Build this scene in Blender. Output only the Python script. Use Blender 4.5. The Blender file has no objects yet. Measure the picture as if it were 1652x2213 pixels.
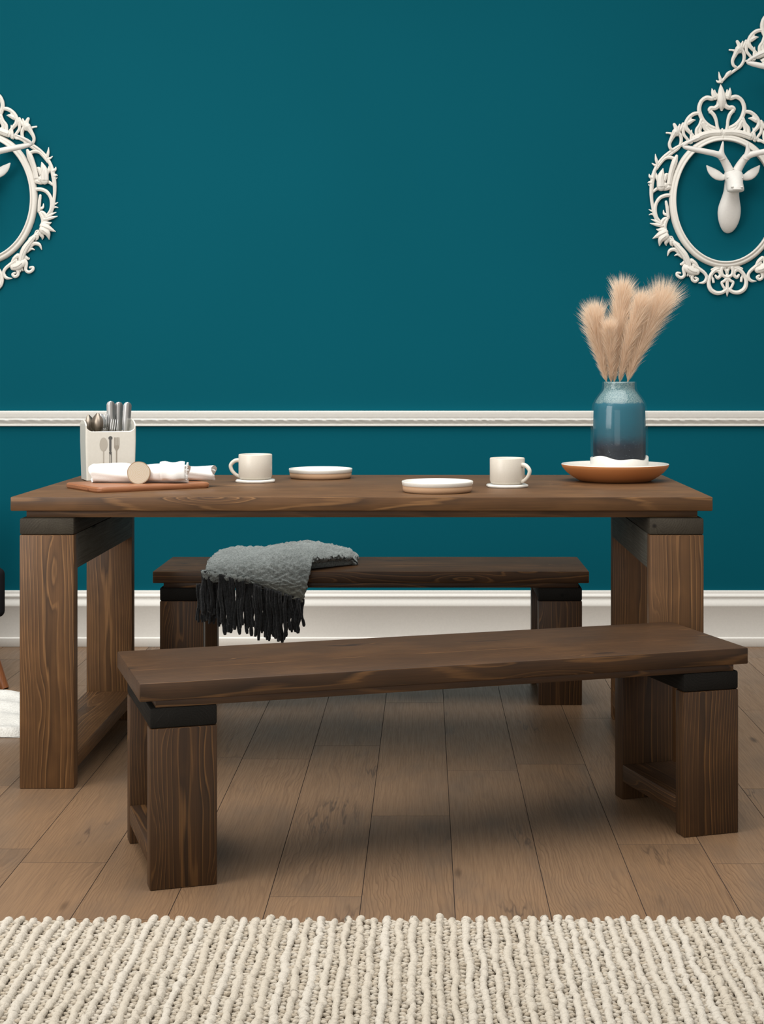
import bpy, bmesh, math, random
from mathutils import Vector, Matrix

R = math.radians
scene = bpy.context.scene
COL = scene.collection
F = 3400.0            # focal length in pixels of the 1652 px wide frame
CAMZ = 1.075
WALL = 6.133          # distance of the back wall from the camera plane

# ------------------------------------------------------------------ helpers
def mesh_obj(name, verts, faces, mat, parent=None, smooth=True, loc=None):
    me = bpy.data.meshes.new(name)
    me.from_pydata([tuple(v) for v in verts], [], faces)
    me.update()
    if smooth:
        me.polygons.foreach_set('use_smooth', [True] * len(me.polygons))
    o = bpy.data.objects.new(name, me)
    COL.objects.link(o)
    if mat is not None:
        me.materials.append(mat)
    if parent is not None:
        o.parent = parent
    if loc is not None:
        o.location = loc
    return o

def empty(name, loc=(0, 0, 0), rz=0.0):
    o = bpy.data.objects.new(name, None)
    o.empty_display_size = 0.05
    COL.objects.link(o)
    o.location = loc
    o.rotation_euler = (0, 0, rz)
    return o

def tag(o, label=None, cat=None, group=None, kind=None):
    if label: o['label'] = label
    if cat: o['category'] = cat
    if group: o['group'] = group
    if kind: o['kind'] = kind
    return o

def copy_tree(o, parent=None):
    c = o.copy(); COL.objects.link(c)
    if parent is not None: c.parent = parent
    for ch in [x for x in bpy.data.objects if x.parent == o]:
        copy_tree(ch, c)
    return c

class MB:
    """collects shapes into one vertex / face list"""
    def __init__(s): s.v = []; s.f = []
    def add(s, verts, faces):
        b = len(s.v); s.v += [tuple(v) for v in verts]
        s.f += [tuple(i + b for i in f) for f in faces]
    def lathe(s, prof, seg=48, c=(0, 0, 0), closed=False, sx=1.0, sy=1.0):
        vs, fs = [], []
        n = len(prof)
        for i in range(seg):
            a = 2 * math.pi * i / seg
            for r, z in prof:
                vs.append((c[0] + r * math.cos(a) * sx, c[1] + r * math.sin(a) * sy, c[2] + z))
        m = n if closed else n - 1
        for i in range(seg):
            j = (i + 1) % seg
            for k in range(m):
                k2 = (k + 1) % n
                fs.append((i * n + k, j * n + k, j * n + k2, i * n + k2))
        s.add(vs, fs)
    def tube(s, pts, rad, seg=8, flat=1.0, ref=None, cap=True):
        pts = [Vector(p) for p in pts]; n = len(pts)
        if not isinstance(rad, (list, tuple)): rad = [rad] * n
        up = Vector(ref) if ref is not None else None
        vs = []; prevn = None
        for i, p in enumerate(pts):
            t = (pts[min(i + 1, n - 1)] - pts[max(i - 1, 0)])
            t = t.normalized() if t.length > 1e-9 else Vector((0, 0, 1))
            if up is not None:
                side = t.cross(up)
                side = side.normalized() if side.length > 1e-6 else Vector((1, 0, 0))
                nn = up
            else:
                if prevn is None:
                    a = Vector((0, 0, 1)) if abs(t.z) < .9 else Vector((1, 0, 0))
                    nn = (a - t * a.dot(t)).normalized()
                else:
                    nn = (prevn - t * prevn.dot(t)).normalized()
                side = t.cross(nn)
            prevn = nn
            for k in range(seg):
                an = 2 * math.pi * k / seg
                vs.append(p + side * (rad[i] * math.cos(an)) + nn * (rad[i] * flat * math.sin(an)))
        fs = []
        for i in range(n - 1):
            for k in range(seg):
                k2 = (k + 1) % seg
                fs.append((i * seg + k, i * seg + k2, (i + 1) * seg + k2, (i + 1) * seg + k))
        if cap:
            fs.append(tuple(range(seg - 1, -1, -1)))
            fs.append(tuple((n - 1) * seg + k for k in range(seg)))
        s.add(vs, fs)
    def ellipsoid(s, c, rx, ry, rz, u=8, w=5, rot=0.0):
        vs = [(c[0], c[1], c[2] - rz)]; fs = []
        cr, sr = math.cos(rot), math.sin(rot)
        for i in range(1, w):
            ph = -math.pi / 2 + math.pi * i / w
            for k in range(u):
                a = 2 * math.pi * k / u
                x = rx * math.cos(ph) * math.cos(a); y = ry * math.cos(ph) * math.sin(a)
                vs.append((c[0] + x * cr - y * sr, c[1] + x * sr + y * cr, c[2] + rz * math.sin(ph)))
        vs.append((c[0], c[1], c[2] + rz)); last = len(vs) - 1
        for k in range(u):
            fs.append((0, 1 + (k + 1) % u, 1 + k))
            b = 1 + (w - 2) * u
            fs.append((last, b + k, b + (k + 1) % u))
        for i in range(w - 2):
            for k in range(u):
                a = 1 + i * u
                fs.append((a + k, a + (k + 1) % u, a + u + (k + 1) % u, a + u + k))
        s.add(vs, fs)
    def prism(s, outline, z0, z1, bev=0.0):
        n = len(outline)
        cx = sum(p[0] for p in outline) / n; cy = sum(p[1] for p in outline) / n
        def ring(z, k):
            out = []
            for x, y in outline:
                d = math.hypot(x - cx, y - cy) or 1
                f = (d - k) / d
                out.append((cx + (x - cx) * f, cy + (y - cy) * f, z))
            return out
        rs = [ring(z0, bev), ring(z0 + bev, 0), ring(z1 - bev, 0), ring(z1, bev)] if bev else [ring(z0, 0), ring(z1, 0)]
        vs = [p for r_ in rs for p in r_]; fs = []
        for i in range(len(rs) - 1):
            for k in range(n):
                k2 = (k + 1) % n
                fs.append((i * n + k, i * n + k2, (i + 1) * n + k2, (i + 1) * n + k))
        fs.append(tuple(range(n - 1, -1, -1))); fs.append(tuple((len(rs) - 1) * n + k for k in range(n)))
        s.add(vs, fs)
    def build(s, name, mat, parent=None, smooth=True, loc=None):
        return mesh_obj(name, s.v, s.f, mat, parent, smooth, loc)

def catmull(pts, per=6):
    n = len(pts); out = []
    dim = len(pts[0])
    for i in range(n - 1):
        p0 = pts[max(i - 1, 0)]; p1 = pts[i]; p2 = pts[i + 1]; p3 = pts[min(i + 2, n - 1)]
        for k in range(per):
            t = k / per
            out.append(tuple(0.5 * ((2 * p1[d]) + (-p0[d] + p2[d]) * t + (2 * p0[d] - 5 * p1[d] + 4 * p2[d] - p3[d]) * t * t
                             + (-p0[d] + 3 * p1[d] - 3 * p2[d] + p3[d]) * t ** 3) for d in range(dim)))
    out.append(tuple(pts[-1]))
    return out

def auto_smooth(o, ang=35):
    me = o.data
    me.polygons.foreach_set('use_smooth', [True] * len(me.polygons))
    bm = bmesh.new(); bm.from_mesh(me)
    for e in bm.edges:
        e.smooth = not (len(e.link_faces) == 2 and e.calc_face_angle(0) > R(ang))
    bm.to_mesh(me); bm.free()
    return o

# ---------------------------------------------------------------- materials
class NT:
    def __init__(s, name):
        s.m = bpy.data.materials.new(name); s.m.use_nodes = True
        s.t = s.m.node_tree; s.b = s.t.nodes['Principled BSDF']; s.out = s.t.nodes['Material Output']
    def n(s, typ, **kw):
        nd = s.t.nodes.new(typ)
        for k, v in kw.items(): setattr(nd, k, v)
        return nd
    def l(s, a, b): s.t.links.new(a, b)
    def val(s, sock, v):
        if hasattr(v, 'is_output') or isinstance(v, bpy.types.NodeSocket): s.l(v, sock)
        else: sock.default_value = v
    def math(s, op, a, b=0.0, c=None, clamp=False):
        nd = s.n('ShaderNodeMath', operation=op, use_clamp=clamp)
        s.val(nd.inputs[0], a); s.val(nd.inputs[1], b)
        if c is not None: s.val(nd.inputs[2], c)
        return nd.outputs[0]
    def noise(s, vec, scale, detail=2, rough=.5, dist=0.0):
        nd = s.n('ShaderNodeTexNoise')
        if vec is not None: s.l(vec, nd.inputs['Vector'])
        nd.inputs['Scale'].default_value = scale; nd.inputs['Detail'].default_value = detail
        nd.inputs['Roughness'].default_value = rough; nd.inputs['Distortion'].default_value = dist
        return nd.outputs['Fac']
    def vmul(s, vec, xyz):
        nd = s.n('ShaderNodeVectorMath', operation='MULTIPLY'); s.l(vec, nd.inputs[0]); nd.inputs[1].default_value = xyz
        return nd.outputs[0]
    def ramp(s, fac, stops, interp='LINEAR'):
        nd = s.n('ShaderNodeValToRGB'); s.l(fac, nd.inputs[0]); cr = nd.color_ramp; cr.interpolation = interp
        while len(cr.elements) < len(stops): cr.elements.new(.5)
        for e, (p, c) in zip(cr.elements, stops):
            e.position = p; e.color = (*c, 1) if len(c) == 3 else c
        return nd.outputs[0]
    def mix(s, fac, a, b, blend='MIX'):
        nd = s.n('ShaderNodeMix', data_type='RGBA', blend_type=blend)
        s.val(nd.inputs[0], fac)
        for sock, v in ((nd.inputs[6], a), (nd.inputs[7], b)):
            if isinstance(v, bpy.types.NodeSocket): s.l(v, sock)
            else: sock.default_value = (*v, 1)
        return nd.outputs[2]
    def maprange(s, v, a, b, c, d, smooth=False):
        nd = s.n('ShaderNodeMapRange', interpolation_type='SMOOTHSTEP' if smooth else 'LINEAR')
        s.l(v, nd.inputs[0])
        for i, x in enumerate((a, b, c, d)): nd.inputs[i + 1].default_value = x
        return nd.outputs[0]
    def bump(s, h, strength=.2, dist=.002):
        nd = s.n('ShaderNodeBump'); s.l(h, nd.inputs['Height'])
        nd.inputs['Strength'].default_value = strength; nd.inputs['Distance'].default_value = dist
        s.l(nd.outputs[0], s.b.inputs['Normal'])
    def obj(s): return s.n('ShaderNodeTexCoord').outputs['Object']
    def attr(s, name, out='Vector'): return s.n('ShaderNodeAttribute', attribute_name=name).outputs[out]
    def set(s, color=None, rough=None, **kw):
        if color is not None:
            if isinstance(color, bpy.types.NodeSocket): s.l(color, s.b.inputs['Base Color'])
            else: s.b.inputs['Base Color'].default_value = (*color, 1)
        if rough is not None: s.val(s.b.inputs['Roughness'], rough)
        for k, v in kw.items(): s.val(s.b.inputs[k.replace('_', ' ')], v)
        return s.m

def wood_mat(name, dark, mid, light, knot, rough=.55, ring=.0062, contrast=1.0, spec=.2, coat=.34):
    t = NT(name)
    g = t.attr('gco')
    wob = t.noise(t.vmul(g, (.9, .6, .6)), 1.0, 2)
    warp = t.noise(t.vmul(g, (2.2, 16, 16)), 1.0, 2)
    vor = t.n('ShaderNodeTexVoronoi', feature='F1'); t.l(t.vmul(g, (2.4, 13, 13)), vor.inputs['Vector'])
    vor.inputs['Scale'].default_value = 1.0; vor.inputs['Randomness'].default_value = 1.0
    kd = vor.outputs['Distance']
    sep = t.n('ShaderNodeSeparateXYZ'); t.l(g, sep.inputs[0])
    v = t.math('ADD', sep.outputs[1], t.math('MULTIPLY', t.math('SUBTRACT', wob, .5), .085))
    w = t.math('ADD', sep.outputs[2], t.math('MULTIPLY', t.math('SUBTRACT', warp, .5), .013))
    r = t.math('SQRT', t.math('ADD', t.math('MULTIPLY', v, v), t.math('MULTIPLY', w, w)))
    r = t.math('ADD', r, t.math('MULTIPLY', t.maprange(kd, .0, .36, 1, 0, True), .020))
    r = t.math('ADD', r, t.math('MULTIPLY', t.noise(t.vmul(g, (1.2, 34, 34)), 1.0, 3, .6), .0085))
    ph = t.math('FRACT', t.math('DIVIDE', r, ring))
    msk = t.maprange(t.noise(t.vmul(g, (1.6, 26, 26)), 1.0, 2), .32, .60, .25, 1)
    fib = t.noise(t.vmul(g, (9, 420, 420)), 1.0, 3, .6)
    blot = t.noise(t.vmul(g, (5, 9, 9)), 1.0, 3, .6)
    base = t.ramp(ph, [(0, mid), (.40, tuple(m * .8 + d * .2 for m, d in zip(mid, dark))), (.72, tuple(d * .8 for d in dark)), (.84, light), (.92, light), (1, mid)])
    flat = t.mix(t.math('MULTIPLY', msk, contrast), mid, base)
    c = t.mix(t.maprange(fib, .35, .7, .0, .5), flat, dark)
    c = t.mix(t.maprange(blot, .38, .72, 0, .40), c, tuple(d * .8 for d in dark))
    c = t.mix(t.maprange(blot, .5, .25, 0, .14), c, light)
    c = t.mix(t.maprange(kd, .035, .11, .9, 0, True), c, knot)
    t.bump(t.math('ADD', t.math('MULTIPLY', ph, .3), fib), .12, .0006)
    return t.set(c, t.maprange(fib, .3, .7, rough - .05, rough + .1), Specular_IOR_Level=spec, Coat_Weight=coat, Coat_Roughness=.38)

def srgb(r, g, b):
    f = lambda c: (c / 255 / 12.92) if c / 255 <= .04045 else ((c / 255 + .055) / 1.055) ** 2.4
    return (f(r), f(g), f(b))

M = {}
M['table_wood'] = wood_mat('table_wood', (.056, .0255, .008), (.122, .056, .0185), (.25, .125, .046), (.038, .014, .006))
M['bench_wood'] = wood_mat('bench_wood', (.024, .0105, .0032), (.058, .0255, .0078), (.155, .073, .023), (.012, .005, .002))
M['charcoal_wood'] = wood_mat('charcoal_wood', (.026, .020, .014), (.050, .043, .031), (.075, .064, .046), (.008, .006, .004), rough=.65, contrast=.6, coat=0)
M['weathered_wood'] = wood_mat('weathered_wood', (.058, .055, .044), (.105, .101, .084), (.15, .145, .122), (.012, .011, .010), rough=.7, contrast=.6, coat=0)
M['black_wood'] = wood_mat('black_wood', (.006, .0055, .0045), (.012, .0112, .0095), (.02, .0185, .016), (.004, .004, .003), rough=.7, contrast=.6, spec=.12, coat=0)

def flat_mat(name, col, rough=.5, bump=None, bscale=200, **kw):
    t = NT(name)
    if bump:
        nz = t.noise(t.obj(), bscale, 3); t.bump(nz, bump, .001)
        c = t.mix(t.maprange(nz, .3, .7, 0, .25), col, tuple(x * .82 for x in col))
        return t.set(c, rough, **kw)
    return t.set(col, rough, **kw)

# wall paint
t = NT('teal_paint'); nz = t.noise(t.obj(), 420, 3); big = t.noise(t.obj(), .8, 2)
t.bump(nz, .05, .0006)
M['wall'] = t.set(t.mix(t.maprange(big, .3, .7, 0, 1), (.0006, .080, .111), (.0008, .086, .120)), .8, Specular_IOR_Level=.06)
M['trim'] = flat_mat('white_trim_paint', (.74, .73, .68), .45, .06, 150)
M['plaster'] = flat_mat('white_resin', (.75, .725, .66), .5, .15, 260)
M['deer_white'] = flat_mat('white_deer_resin', (.75, .735, .69), .42, .05, 120)

# floor boards
t = NT('oak_laminate'); g = t.attr('gco'); tone = t.attr('tone', 'Fac')
warp = t.noise(t.vmul(g, (2.2, 9, 1)), 1.0, 3, .6)
sep = t.n('ShaderNodeSeparateXYZ'); t.l(g, sep.inputs[0])
wob = t.noise(t.vmul(g, (1.1, .2, 1)), 1.0, 2)
v = t.math('ADD', sep.outputs[1], t.math('MULTIPLY', t.math('SUBTRACT', wob, .5), .16))
r = t.math('ABSOLUTE', t.math('ADD', v, t.math('MULTIPLY', t.math('SUBTRACT', warp, .5), .07)))
r = t.math('POWER', t.math('ADD', t.math('MULTIPLY', r, r), .0006), .5)
r = t.math('ADD', r, t.math('MULTIPLY', t.noise(t.vmul(g, (2.5, 40, 1)), 1.0, 3, .6), .010))
ph = t.math('FRACT', t.math('DIVIDE', r, .0065))
fib = t.noise(t.vmul(g, (7, 260, 1)), 1.0, 3, .65)
blot = t.noise(t.vmul(g, (3.0, 7, 1)), 1.0, 4, .6)
vor = t.n('ShaderNodeTexVoronoi', feature='F1'); t.l(t.vmul(g, (1.7, 6.5, 1)), vor.inputs['Vector']); vor.inputs['Scale'].default_value = 1
c = t.ramp(ph, [(0, (.222, .136, .075)), (.55, (.203, .124, .069)), (.85, (.125, .072, .040)), (.93, (.225, .138, .078)), (1, (.222, .136, .075))])
c = t.mix(t.maprange(t.noise(t.vmul(g, (1.4, 5, 1)), 1.0, 2), .35, .65, .12, .75), (.203, .124, .069), c)
c = t.mix(t.maprange(fib, .42, .72, 0, .55), c, (.11, .065, .037))
c = t.mix(t.maprange(blot, .48, .75, 0, .6), c, (.115, .08, .055))
c = t.mix(t.maprange(vor.outputs['Distance'], .02, .09, .75, 0, True), c, (.05, .028, .016))
crk = t.math('ABSOLUTE', t.math('SUBTRACT', t.noise(t.vmul(g, (1.6, 13, 1)), 1.0, 4, .6), .5))
spot = t.maprange(t.noise(t.vmul(g, (2.6, 4.2, 1)), 1.0, 1), .60, .70, 0, .8)
c = t.mix(t.math('MULTIPLY', t.maprange(crk, .0, .022, 1, 0), spot), c, (.07, .045, .03))
hs = t.n('ShaderNodeHueSaturation'); t.l(c, hs.inputs['Color']); t.l(t.maprange(tone, 0, 1, .93, 1.06), hs.inputs['Value'])
t.bump(fib, .06, .0004)
M['floor'] = t.set(hs.outputs[0], t.maprange(fib, .3, .7, .34, .46), Specular_IOR_Level=.32)
M['gap'] = flat_mat('floor_gap_dark', (.045, .026, .016), .8)

M['stoneware'] = flat_mat('cream_stoneware', (.60, .555, .475), .35, .03, 300)
M['white_glaze'] = flat_mat('white_glaze', (.74, .72, .66), .25, .02, 200, Coat_Weight=.3)
M['raw_clay'] = flat_mat('raw_clay', (.42, .26, .15), .75, .12, 500)
M['terracotta'] = flat_mat('terracotta', (.52, .20, .065), .5, .1, 400)
M['tray_wood'] = wood_mat('tray_wood', (.20, .075, .030), (.33, .135, .058), (.42, .19, .09), (.15, .05, .02), rough=.45, contrast=.5)
M['caddy'] = flat_mat('white_caddy_ceramic', (.66, .64, .57), .3, .02, 120, Coat_Weight=.4)
M['napkin'] = flat_mat('white_cotton', (.82, .82, .79), .9, .35, 420)
M['steel'] = NT('brushed_steel').set((.55, .55, .54), .45, Metallic=1.0)
M['steel_brown_refl'] = NT('steel_brown_reflection').set((.33, .28, .23), .45, Metallic=1.0)  # steel spoons, brown reflection put into the base colour
M['print_grey'] = flat_mat('grey_print', (.42, .39, .33), .5)
M['print_dark'] = flat_mat('dark_print', (.08, .08, .075), .5)
M['print_mid'] = flat_mat('taupe_print', (.30, .27, .22), .5)
M['slice'] = None
t = NT('wood_slice'); o_ = t.obj(); sep = t.n('ShaderNodeSeparateXYZ'); t.l(o_, sep.inputs[0])
rr = t.math('SQRT', t.math('ADD', t.math('MULTIPLY', sep.outputs[0], sep.outputs[0]), t.math('MULTIPLY', sep.outputs[2], sep.outputs[2])))
nz = t.noise(o_, 60, 3)
rr = t.math('ADD', rr, t.math('MULTIPLY', nz, .004))
M['slice'] = t.set(t.ramp(t.math('FRACT', t.math('DIVIDE', rr, .0042)), [(0, (.48, .43, .35)), (.7, (.44, .36, .25)), (1, (.48, .43, .35))]), .7)
M['bark'] = flat_mat('bark', (.30, .21, .13), .9, .6, 250)
M['black_fabric'] = flat_mat('black_fabric', (.006, .006, .007), .9, .3, 600, Specular_IOR_Level=.15)
M['chair_wood'] = wood_mat('chair_wood', (.10, .032, .010), (.21, .072, .022), (.28, .11, .04), (.06, .02, .01), rough=.35, contrast=.5)

def plume_mat():
    t = NT('pampas_fibre')
    rnd = t.attr('tone', 'Fac')
    c = t.ramp(rnd, [(0, (.72, .53, .37)), (.5, (.85, .69, .53)), (1, (.92, .81, .68))])
    t.set(c, .85, Specular_IOR_Level=.1)
    tr = t.n('ShaderNodeBsdfTranslucent'); t.l(c, tr.inputs[0])
    mx = t.n('ShaderNodeMixShader'); mx.inputs[0].default_value = .4
    t.l(t.b.outputs[0], mx.inputs[1]); t.l(tr.outputs[0], mx.inputs[2]); t.l(mx.outputs[0], t.out.inputs[0])
    return t.m
M['plume'] = plume_mat()
M['straw'] = flat_mat('straw_stem', (.45, .30, .17), .8)

def vase_mat():
    t = NT('banded_glaze'); ob = t.obj(); sep = t.n('ShaderNodeSeparateXYZ'); t.l(ob, sep.inputs[0]); z = sep.outputs[2]
    vor = t.n('ShaderNodeTexVoronoi', feature='DISTANCE_TO_EDGE'); t.l(ob, vor.inputs['Vector']); vor.inputs['Scale'].default_value = 190
    net = t.maprange(vor.outputs['Distance'], .02, .18, 1, 0)
    crack = t.mix(net, (.06, .14, .16), (.20, .28, .28))
    nz = t.noise(ob, 55, 4, .7)
    zz = t.math('ADD', z, t.math('MULTIPLY', t.math('SUBTRACT', nz, .5), .018))
    teal = t.ramp(t.maprange(zz, .085, .165, 0, 1), [(0, (.0015, .004, .010)), (.18, (.0015, .009, .022)), (.55, (.0005, .072, .108)), (1, (.0005, .098, .145))])
    c = t.mix(t.maprange(zz, .219, .224, 0, 1), teal, crack)
    speck = t.noise(ob, 420, 1)
    sp = t.math('MULTIPLY', t.maprange(speck, .70, .74, 0, 1), t.maprange(z, .11, .14, 1, .1))
    c = t.mix(t.math('MULTIPLY', sp, .5), c, (.25, .33, .38))
    return t.set(c, .45, Coat_Weight=.3, Coat_Roughness=.04, Specular_IOR_Level=.25)
M['vase'] = vase_mat()
t = NT('clear_glass')
tp = t.n('ShaderNodeBsdfTransparent'); tp.inputs[0].default_value = (.97, .99, .99, 1)
df = t.n('ShaderNodeBsdfDiffuse'); df.inputs[0].default_value = (.75, .82, .82, 1)
m0 = t.n('ShaderNodeMixShader'); m0.inputs[0].default_value = .016; t.l(tp.outputs[0], m0.inputs[1]); t.l(df.outputs[0], m0.inputs[2])
gl = t.n('ShaderNodeBsdfGlossy'); gl.inputs['Roughness'].default_value = .05
mx = t.n('ShaderNodeMixShader'); mx.inputs[0].default_value = .022; t.l(m0.outputs[0], mx.inputs[1]); t.l(gl.outputs[0], mx.inputs[2])
t.l(mx.outputs[0], t.out.inputs[0]); M['glass'] = t.m

def wool_mat(name, a, b, ombre=None):
    t = NT(name); ob = t.obj()
    n1 = t.noise(ob, 170, 3, .7); n2 = t.noise(ob, 14, 3)
    c = t.mix(t.maprange(n1, .33, .67, 0, 1), a, b)
    c = t.mix(t.maprange(n2, .35, .7, 0, .4), c, tuple(x * .7 for x in a))
    if ombre:
        c = t.mix(t.math('MULTIPLY', t.attr('hem', 'Fac'), t.maprange(n1, .3, .6, .35, 1)), c, ombre)
    t.bump(n1, .9, .004)
    return t.set(c, .95, Specular_IOR_Level=.1, Sheen_Weight=.25)
M['wool'] = wool_mat('grey_wool', (.125, .145, .138), (.31, .34, .33), (.15, .138, .085))
M['tassel'] = wool_mat('black_wool', (.008, .009, .010), (.030, .033, .035))
M['shag'] = wool_mat('white_shag', (.66, .65, .60), (.86, .85, .80))
def rug_mat():
    t = NT('cream_wool_rug'); ob = t.obj()
    n1 = t.noise(ob, 260, 3, .7); tone = t.attr('tone', 'Fac')
    c = t.ramp(tone, [(0, (.40, .34, .26)), (.5, (.50, .45, .37)), (1, (.56, .525, .46))])
    c = t.mix(t.maprange(n1, .35, .7, 0, .3), c, (.40, .34, .26))
    t.bump(n1, .9, .003)
    return t.set(c, .95, Specular_IOR_Level=.1)
M['rug'] = rug_mat()

# -------------------------------------------------------------- room shell
def wall_back():
    vs = [(-3.6, WALL, -.02), (3.6, WALL, -.02), (3.6, WALL, 3.0), (-3.6, WALL, 3.0),
          (-3.6, WALL + .12, -.02), (3.6, WALL + .12, -.02), (3.6, WALL + .12, 3.0), (-3.6, WALL + .12, 3.0)]
    fs = [(0, 1, 2, 3), (5, 4, 7, 6), (4, 0, 3, 7), (1, 5, 6, 2), (3, 2, 6, 7), (4, 5, 1, 0)]
    tag(mesh_obj('wall_back', vs, fs, M['wall'], smooth=False), 'teal painted back wall behind the table', 'wall', kind='structure')
wall_back()

def extrude_profile(name, prof, x0, x1, mat, seg=1, mod=None):
    """prof: (out from wall, z)"""
    vs, fs = [], []
    n = len(prof)
    for i in range(seg + 1):
        x = x0 + (x1 - x0) * i / seg
        for k, (d, z) in enumerate(prof):
            dd = d + (mod(x, k) if mod else 0)
            vs.append((x, WALL - dd, z))
    for i in range(seg):
        for k in range(n - 1):
            fs.append((i * n + k, i * n + k + 1, (i + 1) * n + k + 1, (i + 1) * n + k))
    return auto_smooth(mesh_obj(name, vs, fs, mat), 40)

rail_prof = [(0, .857), (.012, .857), (.014, .859), (.014, .863), (.010, .866), (.012, .869), (.016, .873), (.020, .878), (.022, .883),
             (.019, .887), (.021, .891), (.022, .896), (.023, .903), (.024, .907), (.024, .914), (.021, .917), (0, .917)]
def railmod(x, k):
    if 5 <= k <= 8:
        p = (x / .05) % 1.0
        q = math.sin(x * 7.3) * math.sin(x * 2.1 + 1)
        return .0010 * math.sin(2 * math.pi * (p + q + (k - 5) * .2)) + .0009 * math.sin(x * 331 + 3 * math.sin(x * 41) + k * 1.7) * (.6 + .4 * q)
    return 0
tag(extrude_profile('trim_1', rail_prof, -2.6, 2.6, M['trim'], 1100, railmod), 'white chair rail moulding across the teal wall', 'moulding', kind='structure')
base_prof = [(0, .217), (.010, .217), (.013, .214), (.013, .205), (.015, .202), (.019, .198), (.019, .192), (.016, .189), (.016, .184), (.018, .178),
             (.022, .170), (.024, .162), (.024, .157), (.0225, .155), (.0225, .042), (.0225, .038), (.027, .034), (.027, .004), (.024, 0), (0, 0)]
tag(extrude_profile('baseboard_back', base_prof, -3.6, 3.6, M['trim']), 'tall white baseboard under the teal wall', 'baseboard', kind='structure')

def floor():
    rnd = random.Random(5)
    pw = .1887; gap = .0009; dep = .0016
    joints = {0: 4.225, -1: 3.795, -2: 3.212, -5: 3.435, 4: 4.04, 3: 3.426}
    vs, fs, gco, tone, mi = [], [], [], [], []
    for k in range(-18, 17):
        x0 = .0586 + pw * k; x1 = x0 + pw
        L = 1.292
        j = joints.get(k, rnd.uniform(3.0, 4.2))
        y = j - L * math.ceil((j - .2) / L)
        while y < WALL - .001:
            y0 = max(y, .2); y1 = min(y + L, WALL)
            if y1 - y0 > .01:
                b = len(vs); tn = rnd.random(); ou = rnd.uniform(0, 40); ov = rnd.uniform(-.08, .08); ow = rnd.uniform(0, 30)
                a = gap
                ring = [(x0 + a, y0 + a), (x1 - a, y0 + a), (x1 - a, y1 - a), (x0 + a, y1 - a)]
                ring2 = [(x0, y0), (x1, y0), (x1, y1), (x0, y1)]
                for (px, py) in ring: vs.append((px, py, 0)); gco.append((py + ou, px - x0 - pw / 2 + ov, ow)); tone.append(tn)
                for (px, py) in ring2: vs.append((px, py, -dep)); gco.append((py + ou, px - x0 - pw / 2 + ov, ow)); tone.append(tn)
                fs.append((b, b + 1, b + 2, b + 3)); mi.append(0)
                for q in range(4):
                    q2 = (q + 1) % 4
                    fs.append((b + q, b + 4 + q, b + 4 + q2, b + q2)); mi.append(1)
            y += L
    xa, xb = .0586 - 18 * pw, .0586 + 17 * pw
    b = len(vs)
    for p in [(xa, .2, -.002), (xb, .2, -.002), (xb, WALL, -.002), (xa, WALL, -.002), (xa, .2, -.05), (xb, .2, -.05), (xb, WALL, -.05), (xa, WALL, -.05)]:
        vs.append(p); gco.append((0, 0, 0)); tone.append(.5)
    for f in [(0, 1, 2, 3), (7, 6, 5, 4), (0, 4, 5, 1), (1, 5, 6, 2), (2, 6, 7, 3), (3, 7, 4, 0)]:
        fs.append(tuple(b + i for i in f)); mi.append(1)
    o = mesh_obj('floor', vs, fs, M['floor'], smooth=False)
    o.data.materials.append(M['gap'])
    o.data.polygons.foreach_set('material_index', mi)
    at = o.data.attributes.new('gco', 'FLOAT_VECTOR', 'POINT'); at.data.foreach_set('vector', [c for p in gco for c in p])
    at = o.data.attributes.new('tone', 'FLOAT', 'POINT'); at.data.foreach_set('value', tone)
    tag(o, 'brown oak plank floor', 'floor', kind='structure')
floor()

# ------------------------------------------------------------- furniture
wrnd = random.Random(21)
def set_gco(o, axis, off=None):
    """grain coordinates: first along the board, then across it"""
    off = off or (wrnd.uniform(0, 60), wrnd.uniform(-.05, .05), wrnd.choice((-1, 1)) * wrnd.uniform(.02, .07))
    me = o.data
    n = len(me.vertices); lo = [1e9] * 3; hi = [-1e9] * 3
    for v in me.vertices:
        for i in range(3): lo[i] = min(lo[i], v.co[i]); hi[i] = max(hi[i], v.co[i])
    mid = [(a + b) / 2 for a, b in zip(lo, hi)]
    ax = 'xyz'.index(axis); ot = [i for i in range(3) if i != ax]
    if hi[ot[0]] - lo[ot[0]] < hi[ot[1]] - lo[ot[1]]: ot.reverse()
    out = []
    for v in me.vertices:
        out += [v.co[ax] + off[0], v.co[ot[0]] - mid[ot[0]] + off[1], v.co[ot[1]] - mid[ot[1]] + off[2]]
    at = me.attributes.new('gco', 'FLOAT_VECTOR', 'POINT'); at.data.foreach_set('vector', out)
    return o

def board(name, bx, by, bz, axis, mat, parent, bev=.003, off=None, segs=2):
    bm = bmesh.new()
    bmesh.ops.create_cube(bm, size=1.0)
    for v in bm.verts:
        v.co = Vector((bx[0] if v.co.x < 0 else bx[1], by[0] if v.co.y < 0 else by[1], bz[0] if v.co.z < 0 else bz[1]))
    bmesh.ops.bevel(bm, geom=list(bm.edges), offset=bev, segments=segs, affect='EDGES', profile=.5)
    me = bpy.data.meshes.new(name); bm.to_mesh(me); bm.free()
    o = bpy.data.objects.new(name, me); COL.objects.link(o); o.parent = parent
    me.materials.append(mat)
    set_gco(o, axis, off)
    return auto_smooth(o, 30)

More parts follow.
